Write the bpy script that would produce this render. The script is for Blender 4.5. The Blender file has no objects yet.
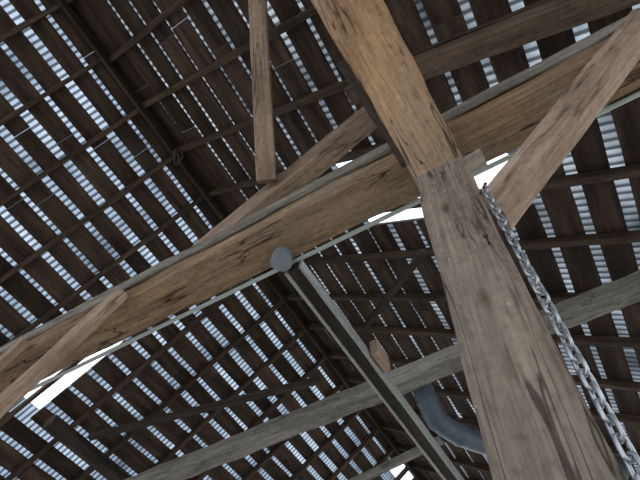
import bpy, bmesh, math, random
from mathutils import Vector, Matrix, noise
random.seed(4)
EYE = 1.6                      # camera height above the barn floor
def V(x, y, z): return Vector((x, y, z + EYE))   # z given relative to eye height

scene = bpy.context.scene
scene.view_settings.view_transform = 'Standard'
COL = scene.collection

# ------------------------------------------------------------------ materials
def new_mat(name):
    m = bpy.data.materials.new(name); m.use_nodes = True
    nt = m.node_tree; nt.nodes.clear()
    out = nt.nodes.new('ShaderNodeOutputMaterial')
    return m, nt, out

def ramp(nt, stops):
    r = nt.nodes.new('ShaderNodeValToRGB')
    el = r.color_ramp.elements
    while len(el) > 1: el.remove(el[-1])
    el[0].position = stops[0][0]; el[0].color = (*stops[0][1], 1)
    for p, c in stops[1:]:
        e = el.new(p); e.color = (*c, 1)
    return r

def wood(name, dark, mid, light, axis=0, grain=14, crack=0.6, island=False, blotch=1.0, knots=True, stain=None, cw=1.0, specks=False, gain=1.0):
    m, nt, out = new_mat(name)
    N, L = nt.nodes.new, nt.links.new
    def mul(a, b, f=1.0, mode='MULTIPLY'):
        x = N('ShaderNodeMix'); x.data_type = 'RGBA'; x.blend_type = mode
        if isinstance(f, float): x.inputs[0].default_value = f
        else: L(f, x.inputs[0])
        L(a, x.inputs[6])
        if isinstance(b, tuple): x.inputs[7].default_value = (*b, 1)
        else: L(b, x.inputs[7])
        return x.outputs[2]
    tc = N('ShaderNodeTexCoord')
    add = N('ShaderNodeVectorMath'); add.operation = 'ADD'
    L(tc.outputs['Object'], add.inputs[0])
    comb = N('ShaderNodeCombineXYZ')
    src = (N('ShaderNodeNewGeometry').outputs['Random Per Island'] if island else N('ShaderNodeObjectInfo').outputs['Random'])
    mu = N('ShaderNodeMath'); mu.operation = 'MULTIPLY'; mu.inputs[1].default_value = 37.0
    L(src, mu.inputs[0])
    for i in range(3): L(mu.outputs[0], comb.inputs[i])
    L(comb.outputs[0], add.inputs[1])
    def nz(along, across, detail, rough=.5, dist=0.0):
        mp = N('ShaderNodeMapping'); s = [across]*3; s[axis] = along
        mp.inputs['Scale'].default_value = s
        L(add.outputs[0], mp.inputs['Vector'])
        n = N('ShaderNodeTexNoise'); n.inputs['Scale'].default_value = 1; n.inputs['Detail'].default_value = detail
        n.inputs['Roughness'].default_value = rough; n.inputs['Distortion'].default_value = dist
        L(mp.outputs[0], n.inputs['Vector']); return n.outputs['Fac']
    g = nz(.8, grain, 8, .6, .15)
    r = ramp(nt, [(.25, dark), (.5, mid), (.78, light)]); L(g, r.inputs[0]); c = r.outputs[0]
    b = nz(1.6, 4, 6, .6)
    br = ramp(nt, [(.3, (1-.45*blotch,)*3), (.55, (1, 1, 1)), (.8, (1+.2*blotch,)*3)]); L(b, br.inputs[0])
    c = mul(c, br.outputs[0])
    if stain:
        s = nz(1.1, 2.2, 7, .65); sr = ramp(nt, [(.44, (0,)*3), (.60, (1,)*3)]); L(s, sr.inputs[0])
        sf = N('ShaderNodeMath'); sf.operation = 'MULTIPLY'; sf.inputs[1].default_value = .65
        L(sr.outputs[0], sf.inputs[0])
        c = mul(c, stain, sf.outputs[0], 'MIX')
    fine = nz(3.5, grain*8, 4); fr = ramp(nt, [(.3, (.72,)*3), (.6, (1.1,)*3)]); L(fine, fr.inputs[0])
    c = mul(c, fr.outputs[0])
    sp = nz(22, 30, 6, .7); spr = ramp(nt, [(.3, (.7,)*3), (.5, (1,)*3), (.72, (1.18,)*3)]); L(sp, spr.inputs[0])
    c = mul(c, spr.outputs[0])
    # drying checks: thin dark lines where a stretched noise crosses its mid value
    for (al, ac, gal, gac, wd) in ((.7, 9, 1.3, 3, .012), (.45, 4.5, 1.0, 2.2, .006)):
        ck = nz(al, ac, 3, .5, .12)
        cs = N('ShaderNodeMath'); cs.operation = 'SUBTRACT'; cs.inputs[1].default_value = .5; L(ck, cs.inputs[0])
        ca = N('ShaderNodeMath'); ca.operation = 'ABSOLUTE'; L(cs.outputs[0], ca.inputs[0])
        gate = nz(gal, gac, 2); gr = ramp(nt, [(.47, (0,)*3), (.54, (1,)*3)]); L(gate, gr.inputs[0])
        cr = ramp(nt, [(0, (1-crack,)*3), (wd*.5*cw, (1-crack*.8,)*3), (wd*cw, (1, 1, 1))]); L(ca.outputs[0], cr.inputs[0])
        gf = N('ShaderNodeRGBToBW'); L(gr.outputs[0], gf.inputs[0])
        c = mul(c, cr.outputs[0], gf.outputs[0])
    if knots:
        mp = N('ShaderNodeMapping'); s = [3.4]*3; s[axis] = 1.5; mp.inputs['Scale'].default_value = s
        L(add.outputs[0], mp.inputs['Vector'])
        vo = N('ShaderNodeTexVoronoi'); vo.inputs['Scale'].default_value = 1; L(mp.outputs[0], vo.inputs['Vector'])
        kr = ramp(nt, [(0, (.2, .14, .10)), (.045, (.42, .34, .28)), (.06, (.62, .56, .5)), (.11, (1, 1, 1))]); L(vo.outputs['Distance'], kr.inputs[0])
        c = mul(c, kr.outputs[0], .85)
    if specks:   # bird droppings / lime specks
        v2 = N('ShaderNodeTexVoronoi'); v2.inputs['Scale'].default_value = 17; L(add.outputs[0], v2.inputs['Vector'])
        k2 = ramp(nt, [(0, (1,)*3), (.045, (.8,)*3), (.07, (0,)*3)]); L(v2.outputs['Distance'], k2.inputs[0])
        c = mul(c, (.45, .43, .39), N_bw(nt, k2.outputs[0]), 'MIX')
    rnd = N('ShaderNodeMapRange'); rnd.inputs['To Min'].default_value = .65 if island else .92*gain
    rnd.inputs['To Max'].default_value = 1.3 if island else 1.1*gain
    L(src, rnd.inputs['Value'])
    mr = N('ShaderNodeVectorMath'); mr.operation = 'SCALE'
    L(c, mr.inputs[0]); L(rnd.outputs[0], mr.inputs['Scale'])
    bs = N('ShaderNodeBsdfPrincipled'); bs.inputs['Roughness'].default_value = .85
    bs.inputs['Specular IOR Level'].default_value = .2
    L(mr.outputs[0], bs.inputs['Base Color'])
    hs = N('ShaderNodeMath'); hs.operation = 'ADD'
    L(g, hs.inputs[0]); L(fine, hs.inputs[1])
    bp = N('ShaderNodeBump'); bp.inputs['Strength'].default_value = .5; bp.inputs['Distance'].default_value = .008
    L(hs.outputs[0], bp.inputs['Height']); L(bp.outputs[0], bs.inputs['Normal'])
    L(bs.outputs[0], out.inputs[0])
    return m
def N_bw(nt, sock):
    b = nt.nodes.new('ShaderNodeRGBToBW'); nt.links.new(sock, b.inputs[0]); return b.outputs[0]

def metal(name, col, rough=.45, metallic=.8, var=.3):
    m, nt, out = new_mat(name)
    N, L = nt.nodes.new, nt.links.new
    tc = N('ShaderNodeTexCoord'); n = N('ShaderNodeTexNoise'); n.inputs['Scale'].default_value = 18
    n.inputs['Detail'].default_value = 5
    L(tc.outputs['Object'], n.inputs['Vector'])
    r = ramp(nt, [(.3, tuple(c*(1-var) for c in col)), (.7, col)])
    L(n.outputs['Fac'], r.inputs[0])
    bs = N('ShaderNodeBsdfPrincipled'); bs.inputs['Roughness'].default_value = rough
    bs.inputs['Metallic'].default_value = metallic
    L(r.outputs[0], bs.inputs['Base Color']); L(bs.outputs[0], out.inputs[0])
    return m

G = 1.2
M_TIE   = wood('wood_tie_beam', (.085,.050,.030), (.195,.125,.076), (.30,.205,.135), crack=.8, stain=(.15,.12,.092), cw=1.2, gain=G)
M_TSIDE = wood('wood_tie_side', (.10,.088,.076), (.20,.18,.16), (.30,.27,.24), crack=.6, gain=1.1)
M_POST  = wood('wood_post_weathered', (.125,.095,.075), (.19,.15,.122), (.25,.205,.17), crack=.75, blotch=.6, grain=11, stain=(.15,.126,.108), cw=1.1, specks=True, gain=G)
M_BRACE = wood('wood_brace_orange', (.15,.082,.046), (.29,.178,.105), (.38,.255,.165), crack=.8, stain=(.22,.165,.122), cw=1.1, gain=G)
M_PLANK = wood('wood_plank_brown', (.17,.11,.08), (.27,.19,.145), (.35,.265,.215), crack=.55, gain=G)
M_GREY  = wood('wood_grey_beam', (.10,.09,.08), (.18,.168,.152), (.28,.262,.24), crack=.5, gain=1.1)
M_PRIN  = wood('wood_principal', (.05,.034,.025), (.105,.074,.055), (.155,.112,.085), crack=.5, gain=1.15)
M_DARK  = wood('wood_dark', (.018,.014,.011), (.04,.03,.024), (.075,.058,.045), crack=.4)
M_RAFT  = wood('wood_rafter', (.026,.018,.013), (.062,.042,.031), (.105,.074,.055), axis=0, island=False, crack=.3, knots=False, gain=1.1)
M_BOARD = wood('wood_roof_board', (.022,.015,.012), (.058,.038,.029), (.12,.081,.062), axis=1, grain=9, crack=.3, island=True)
M_GALV  = metal('galvanised_steel', (.40,.425,.46), .42, .85)
M_RAIL  = metal('dull_metal_rail', (.33,.34,.34), .55, .25)
M_DUCT  = metal('painted_duct', (.095,.125,.17), .5, .2)
M_BOX   = metal('grey_box_plastic', (.18,.205,.25), .5, 0, .12)
M_COND  = metal('grey_conduit', (.34,.38,.38), .5, .1, .15)
M_PALE  = wood('wood_pale', (.26,.22,.18), (.38,.34,.29), (.5,.46,.4), knots=False)
M_CABLE = metal('black_cable', (.03,.03,.03), .5, 0)
M_IRON  = metal('rusty_iron', (.07,.045,.035), .7, .5)

# ------------------------------------------------------------------ geometry helpers
def finish(bm, name, mat, parent=None, smooth=False):
    me = bpy.data.meshes.new(name); bmesh.ops.recalc_face_normals(bm, faces=bm.faces)
    bm.to_mesh(me); bm.free(); me.materials.append(mat)
    if smooth:
        for p in me.polygons: p.use_smooth = True
    o = bpy.data.objects.new(name, me); COL.objects.link(o)
    if parent:
        bpy.context.view_layer.update(); o.parent = parent; o.matrix_parent_inverse = parent.matrix_world.inverted()
    return o

def loft(bm, M, L, w, h, w1=None, h1=None, ch=.008, rough=.004, step=.12, seed=0, freq=3.1):
    """hewn timber along +X of M with chamfered, slightly wandering section"""
    w1 = w if w1 is None else w1; h1 = h if h1 is None else h1
    n = max(2, int(L/step)); rings = []
    for i in range(n+1):
        t = i/n; x = t*L; a = (w+(w1-w)*t)/2; b = (h+(h1-h)*t)/2; c = min(ch, a*.4, b*.4)
        pts = [(-a+c,-b),(a-c,-b),(a,-b+c),(a,b-c),(a-c,b),(-a+c,b),(-a,b-c),(-a,-b+c)]
        ring = []
        for k, (py, pz) in enumerate(pts):
            q = Vector((x*freq+seed*7.3, k//2*5.7, seed*1.9))
            py += rough*noise.noise(q); pz += rough*noise.noise(q+Vector((0, 0, 31)))
            ring.append(bm.verts.new(M @ Vector((x, py, pz))))
        rings.append(ring)
    for i in range(n):
        for k in range(8):
            bm.faces.new((rings[i][k], rings[i][(k+1) % 8], rings[i+1][(k+1) % 8], rings[i+1][k]))
    bm.faces.new(rings[0][::-1]); bm.faces.new(rings[-1])

def frame(A, B, up=Vector((0, 0, 1))):
    X = (B-A).normalized(); Y = up.cross(X)
    if Y.length < 1e-3: Y = Vector((1, 0, 0)).cross(X)
    Y.normalize(); Z = X.cross(Y)
    return Matrix(((X.x, Y.x, Z.x, A.x), (X.y, Y.y, Z.y, A.y), (X.z, Y.z, Z.z, A.z), (0, 0, 0, 1)))

CNT = [0]
def beam(name, A, B, w, h, mat, up=Vector((0, 0, 1)), parent=None, **k):
    """w across (local Y), h along 'up' (local Z)"""
    CNT[0] += 1
    M = frame(A, B, up); bm = bmesh.new()
    loft(bm, Matrix.Identity(4), (B-A).length, w, h, seed=CNT[0], **k)
    o = finish(bm, name, mat, parent); o.matrix_world = M
    bpy.context.view_layer.update()
    return o

def catmull(P, n=8):
    out = []
    Q = [P[0]*2-P[1]]+list(P)+[P[-1]*2-P[-2]]
    for i in range(1, len(Q)-2):
        for j in range(n):
            t = j/n; a, b, c, d = Q[i-1:i+3]
            out.append(.5*((2*b)+(c-a)*t+(2*a-5*b+4*c-d)*t*t+(3*b-a-3*c+d)*t**3))
    out.append(P[-1]); return out

def tube(name, pts, r, mat, parent=None, n=14, rad=None):
    bm = bmesh.new(); rings = []; prev = None
    for i, p in enumerate(pts):
        t = (pts[min(i+1, len(pts)-1)]-pts[max(i-1, 0)]).normalized()
        if prev is None: u = t.orthogonal().normalized()
        else: u = (prev-t*prev.dot(t)).normalized()
        prev = u; v = t.cross(u); rr = r if rad is None else rad[i]
        rings.append([bm.verts.new(p+(u*math.cos(2*math.pi*k/n)+v*math.sin(2*math.pi*k/n))*rr) for k in range(n)])
    for i in range(len(rings)-1):
        for k in range(n): bm.faces.new((rings[i][k], rings[i][(k+1) % n], rings[i+1][(k+1) % n], rings[i+1][k]))
    bm.faces.new(rings[0][::-1]); bm.faces.new(rings[-1])
    return finish(bm, name, mat, parent, smooth=True)

def empty(name, loc=(0, 0, 0)):
    e = bpy.data.objects.new(name, None); COL.objects.link(e); e.location = loc
    e.empty_display_size = .2
    return e

# ------------------------------------------------------------------ roof
XR, ZR, T = -2.86, 6.5, .66           # ridge x, ridge z (above eye), tan(pitch)
CP = 1/math.sqrt(1+T*T); SP = T*CP
Y0, Y1, SL = -3.4, 12.2, 6.5          # length range, slope length
def roofpt(side, s, y, off=0):
    """side -1 left, +1 right; s down the slope, off = outward normal offset"""
    x = XR + side*(s*CP + off*SP); z = ZR - s*SP + off*CP
    return V(x, y, z)
def s_of(side, x): return side*(x-XR)/CP
# openings where sheeting and boards are missing: (s0, s1, y0, y1)
HOLES = {-1: [(s_of(-1,-4.78), s_of(-1,-5.90), 1.98, 2.70), (.12, .42, 8.6, 9.4)],
          1: [(s_of(1,-.85), s_of(1,.72), 1.76, 2.72)]}

def sheet_mat(name, lo, mid, hi):
    m, nt, out = new_mat(name)
    N, L = nt.nodes.new, nt.links.new
    tc = N('ShaderNodeTexCoord')
    n = N('ShaderNodeTexNoise'); n.inputs['Scale'].default_value = 1.1; n.inputs['Detail'].default_value = 7
    n.inputs['Roughness'].default_value = .65
    L(tc.outputs['Object'], n.inputs['Vector'])
    r = ramp(nt, [(.32, lo), (.5, mid), (.68, hi)])
    L(n.outputs['Fac'], r.inputs[0])
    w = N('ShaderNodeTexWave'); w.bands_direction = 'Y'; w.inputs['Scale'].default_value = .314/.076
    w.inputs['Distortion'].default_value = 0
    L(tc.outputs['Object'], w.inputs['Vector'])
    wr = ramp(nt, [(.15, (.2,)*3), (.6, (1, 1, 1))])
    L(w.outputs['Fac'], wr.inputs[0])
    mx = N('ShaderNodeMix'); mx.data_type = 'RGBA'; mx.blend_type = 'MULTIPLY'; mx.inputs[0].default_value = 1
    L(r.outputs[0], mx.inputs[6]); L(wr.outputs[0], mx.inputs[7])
    tr = N('ShaderNodeBsdfTranslucent'); L(mx.outputs[2], tr.inputs[0])
    df = N('ShaderNodeBsdfDiffuse'); df.inputs[0].default_value = (.22,.24,.27,1)
    ms = N('ShaderNodeMixShader'); ms.inputs[0].default_value = .8
    L(df.outputs[0], ms.inputs[1]); L(tr.outputs[0], ms.inputs[2]); L(ms.outputs[0], out.inputs[0])
    return m
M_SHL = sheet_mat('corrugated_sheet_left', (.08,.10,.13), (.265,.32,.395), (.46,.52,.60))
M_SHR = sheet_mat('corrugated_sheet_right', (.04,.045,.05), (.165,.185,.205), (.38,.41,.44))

for side in (-1, 1):
    bm = bmesh.new()
    dy = .076/6; ny = int((Y1-Y0)/dy)
    svals = sorted([0.02, SL+.1] + [v for hs in HOLES[side] for v in hs[:2]])
    grid = []
    for s in svals:
        grid.append([bm.verts.new(roofpt(side, s, Y0+j*dy, .062 + .011*math.sin(2*math.pi*j/6))) for j in range(ny+1)])
    for a in range(len(svals)-1):
        sm = (svals[a]+svals[a+1])/2
        for j in range(ny):
            yc = Y0+(j+.5)*dy
            if any(h[0] < sm < h[1] and h[2] < yc < h[3] for h in HOLES[side]): continue
            bm.faces.new((grid[a][j], grid[a][j+1], grid[a+1][j+1], grid[a+1][j]))
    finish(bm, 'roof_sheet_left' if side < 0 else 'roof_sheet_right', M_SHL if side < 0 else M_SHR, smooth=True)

# boards parallel to the ridge
for side in (-1, 1):
    bm = bmesh.new(); k = 0; s = .10
    PB = .325 if side < 0 else .345
    while s < SL:
        bw = (.232 if side < 0 else .262) + random.uniform(-.022, .025); sc = s + random.uniform(-.014, .014)
        if s < .4: bw = .34
        elif s < 1.6 and side > 0: bw += .02
        y = Y0 + random.uniform(-1, 0)
        while y < Y1:
            ln = random.uniform(3.2, 4.6); ya, yb = y, min(y+ln, Y1); y += ln + .006
            segs = [(ya, yb)]
            for hs in HOLES[side]:
                if hs[0]-.08 < sc < hs[1]+.08:
                    new = []
                    for a, b in segs:
                        if b <= hs[2] or a >= hs[3]: new.append((a, b)); continue
                        if a < hs[2]: new.append((a, hs[2]))
                        if b > hs[3]: new.append((hs[3], b))
                    segs = new
            for a, b in segs:
                if b-a < .05: continue
                A = roofpt(side, sc, a, .035+random.uniform(-.004, .004)); B = roofpt(side, sc+random.uniform(-.012, .012), b, .035)
                up = Vector((side*SP, 0, CP))
                loft(bm, frame(A, B, up), (B-A).length, bw, .024, ch=.003, rough=.012, step=.35, seed=k); k += 1
        s += PB
    finish(bm, 'roof_boards_left' if side < 0 else 'roof_boards_right', M_BOARD)

# common rafters
RY = [-2.60+.722*i for i in range(21)]
for side in (-1, 1):
    for i, y in enumerate(RY):
        yy = y + random.uniform(-.03, .03)
        A = roofpt(side, .06, yy, -.03); B = roofpt(side, SL, yy+random.uniform(-.05, .05), -.03)
        beam('rafter', A, B, .055 if side < 0 else .07, .09, M_RAFT, up=Vector((side*SP, 0, CP)), ch=.006, rough=.014, step=.3)
beam('ridge_board', V(XR, Y0, ZR-.10), V(XR, Y1, ZR-.10), .04, .22, M_DARK, step=.4)

# ------------------------------------------------------------------ main truss
tie = beam('tie_beam', V(-8.0, 1.30, 2.96), V(2.6, 1.27, 2.91), .29, .26, M_TIE, ch=.012, rough=.02)
beam('side_plank', V(-8.0, 1.142, 3.06), V(2.6, 1.112, 3.01), .02, .13, M_TSIDE, parent=tie, ch=.004, rough=.010)
beam('tie_beam', V(-8.0, 3.55, 3.40), V(2.6, 3.45, 3.42), .17, .18, M_GREY, ch=.01, rough=.02)
post = beam('barn_post', V(-.20, 1.22, -1.6), V(.118, 1.22, 2.80), .24, .262, M_POST, up=Vector((1, 0, 0)), ch=.008, rough=.014)
beam('end_plate', V(.20, 1.20, 2.42), V(.32, 1.20, 2.44), .10, .03, M_PALE, parent=post, ch=.003, rough=.003)
beam('nail', V(.105, 1.06, 1.55), V(.105, 1.12, 1.55), .006, .006, M_IRON, parent=post, ch=.001, rough=0)
beam('nail_head', V(.105, 1.055, 1.55), V(.105, 1.062, 1.55), .02, .02, M_IRON, parent=post, ch=.005, rough=0)
# brace from the post toward the viewer's side
n45 = Vector((0, 1, 1)).normalized()*.10
d = (V(.05, .235, 3.19)-V(.084, 1.1, 2.35))
A = V(.084, 1.1, 2.35)+n45 - d*.06; B = V(.05, .235, 3.19)+n45 + d*.55
kb = beam('knee_brace', A, B, .262, .20, M_BRACE, up=Vector((0, 1, 1)), w1=.42, ch=.01, rough=.016)
# sliver along the brace's left arris, dark to stand in for the shaded gap
sa = V(-.065, 1.03, 2.43); sb = V(-.135, .50, 2.95)
beam('split_gap_sliver', sa, sb, .022, .06, M_DARK, parent=kb, up=Vector((0, 1, 1)), ch=.003, rough=.014, w1=.04)
beam('knee_brace', V(.17, 1.18, 1.83), V(1.50, 1.13, 2.98), .12, .165, M_PLANK, ch=.006, rough=.008)
beam('knee_brace', V(-3.3, 1.11, 1.67), V(-2.27, 1.09, 2.84), .07, .17, M_PLANK, ch=.005, rough=.006)
beam('knee_brace', V(-3.75, 1.09, 2.2), V(-3.22, 1.07, 2.84), .06, .14, M_PLANK, ch=.005, rough=.006)
beam('truss_strut', V(-1.86, 1.24, 3.03), V(.04, 1.24, 4.44), .16, .24, M_PLANK, ch=.006, rough=.008)
beam('roof_strut', V(-1.11, 1.10, 3.57), V(-.58, -.13, 4.86), .155, .08, M_PLANK, ch=.005, rough=.006)
beam('principal_rafter', roofpt(1, 3.25, 1.05, -.18), roofpt(1, SL, 1.05, -.18), .17, .19, M_PRIN, up=Vector((SP, 0, CP)))
# longitudinal members
beam('purlin', V(-5.6, 2.75, 4.25), V(-5.6, 12, 4.25), .16, .16, M_DARK)
beam('wind_brace', V(-5.42, 3.28, 4.3), V(-2.2, 3.88, 4.3), .08, .08, M_DARK)
beam('wind_brace', V(-1.55, 3.9, 4.9), V(-.35, 2.9, 4.45), .07, .07, M_DARK)
beam('collar_plank', V(-2.6, 5.0, 3.6), V(-1.1, 4.75, 3.6), .12, .05, M_GREY)

lb = empty('longitudinal_beam')
A, B = V(-1.04, 1.47, 2.79), V(-.93, 5.2, 2.79)
beam('timber', A, B, .085, .13, M_DARK, parent=lb)
for s_ in (-1, 1):
    off = Vector((s_*.056, 0, -.03))
    beam('rail', A+off, B+off, .022, .10, M_RAIL, parent=lb, ch=.003, rough=.004)
beam('cleat', V(-.905, 2.44, 2.82), V(-.90, 2.66, 2.82), .06, .15, M_PLANK, parent=lb)

# ------------------------------------------------------------------ duct
P = catmull([V(-.93, 3.74, 3.52), V(-.925, 3.82, 3.36), V(-.92, 4.0, 3.26), V(-.80, 4.28, 3.23), V(-.6, 4.60, 3.25), V(-.2, 5.1, 3.29), V(.5, 5.9, 3.35)], 8)
rad = [.106 if i % 8 else .118 for i in range(len(P))]
tube('ventilation_duct', P, .11, M_DUCT, n=20, rad=rad)

# ------------------------------------------------------------------ conduit + junction box
tube('conduit_pipe', [V(-7+.4*i, 1.468-.001*i, 2.822-.002*i+.001*math.sin(i)) for i in range(24)], .015, M_COND)
bm = bmesh.new()
def cyl(bm, r0, r1, z0, z1, n=24):
    a = [bm.verts.new((r0*math.cos(2*math.pi*i/n), r0*math.sin(2*math.pi*i/n), z0)) for i in range(n)]
    b = [bm.verts.new((r1*math.cos(2*math.pi*i/n), r1*math.sin(2*math.pi*i/n), z1)) for i in range(n)]
    for i in range(n): bm.faces.new((a[i], a[(i+1) % n], b[(i+1) % n], b[i]))
    bm.faces.new(a[::-1]); bm.faces.new(b)
cyl(bm, .070, .070, 0, .10, 10); cyl(bm, .078, .078, -.014, 0, 10); cyl(bm, .06, .068, -.02, -.014, 24)
for i in range(4):
    bmesh.ops.create_cone(bm, cap_ends=True, segments=8, radius1=.006, radius2=.006, depth=.008,
        matrix=Matrix.Translation((.07*math.cos(i*math.pi/2+.4), .07*math.sin(i*math.pi/2+.4), -.018)))
jb = finish(bm, 'junction_box', M_BOX); jb.location = V(-1.075, 1.375, 2.73)

# cable knotted on the ridge board
cp = [V(XR+.05+.08*math.cos(a*1.3)*(1-.02*a), 1.0+.09*math.sin(a), ZR-.24-.010*a) for a in [i*.5 for i in range(22)]]
tube('cable_coil', cp, .014, M_CABLE, n=8)

# ------------------------------------------------------------------ chain
bm = bmesh.new()
top, bot = V(.206, 1.08, 1.92), V(.109, 1.08, .42)
dirn = (bot-top).normalized(); pitch = .046; nl = int((bot-top).length/pitch)
for i in range(nl):
    c = top + dirn*pitch*(i+.5)
    ax = Vector((1, 0, 0)).cross(dirn).normalized(); bx = dirn.cross(ax)
    ang = (math.pi/4 if i % 2 else -math.pi/4) + random.uniform(-.25, .25)
    sd = ax*math.cos(ang)+bx*math.sin(ang); nn = dirn.cross(sd)
    hl, hw, r = .030, .0135, .0056
    path = []
    for k in range(16):
        a = 2*math.pi*k/16; sn = math.sin(a)
        cy = sn*hw + (hl-hw)*(1 if sn > 1e-6 else (-1 if sn < -1e-6 else 0))
        path.append((sd*math.cos(a)*hw+dirn*cy, sd*math.cos(a)+dirn*sn))
    rings = []
    for p, outw in path:
        outw = outw.normalized()
        rings.append([bm.verts.new(c+p+outw*math.cos(b*math.pi/4)*r+nn*math.sin(b*math.pi/4)*r) for b in range(8)])
    for k in range(16):
        R0, R1 = rings[k], rings[(k+1) % 16]
        for b in range(8): bm.faces.new((R0[b], R0[(b+1) % 8], R1[(b+1) % 8], R1[b]))
ch = finish(bm, 'chain', M_GALV, smooth=True)
beam('hook_pin', V(.17, 1.12, 1.93), V(.222, 1.065, 1.925), .012, .012, M_IRON, parent=ch, ch=.003, rough=0)

# ------------------------------------------------------------------ floor, ground
def ground(name, x0, x1, y0, y1, z, c1, c2, sc):
    bm = bmesh.new(); vs = [bm.verts.new(p) for p in ((x0,y0,z),(x1,y0,z),(x1,y1,z),(x0,y1,z))]; bm.faces.new(vs)
    m, nt, out = new_mat(name+'_mat'); N, L = nt.nodes.new, nt.links.new
    tc = N('ShaderNodeTexCoord'); n = N('ShaderNodeTexNoise'); n.inputs['Scale'].default_value = sc; n.inputs['Detail'].default_value = 8
    L(tc.outputs['Object'], n.inputs['Vector']); r = ramp(nt, [(.3, c1), (.7, c2)]); L(n.outputs['Fac'], r.inputs[0])
    bs = N('ShaderNodeBsdfPrincipled'); bs.inputs['Roughness'].default_value = .9
    L(r.outputs[0], bs.inputs['Base Color']); L(bs.outputs[0], out.inputs[0])
    return finish(bm, name, m)
ground('floor', -8.4, 2.7, -3.6, 12.4, 0, (.33,.31,.28), (.50,.47,.43), 3)
ground('ground', -40, 40, -40, 40, -.03, (.27,.27,.23), (.43,.42,.37), .8)

# ------------------------------------------------------------------ world, sun
w = bpy.data.worlds.new('overcast_sky'); scene.world = w; w.use_nodes = True
nt = w.node_tree; bg = nt.nodes['Background']
bg.inputs[0].default_value = (.88,.94,1,1); bg.inputs[1].default_value = 2.15
sl = bpy.data.lights.new('sun', 'SUN'); sl.energy = 1.2; sl.angle = math.radians(25); sl.color = (1,.97,.94)
so = bpy.data.objects.new('sun', sl); COL.objects.link(so); so.location = (6, -10, 14)
so.rotation_euler = (math.radians(38), 0, math.radians(30))

# ------------------------------------------------------------------ camera
cam = bpy.data.cameras.new('camera'); co = bpy.data.objects.new('camera', cam); COL.objects.link(co)
cam.sensor_width = 36; cam.lens = 27; cam.clip_start = .05
co.location = (0, 0, EYE); co.rotation_euler = (math.radians(90+60.2), 0, math.radians(29.5))
scene.camera = co
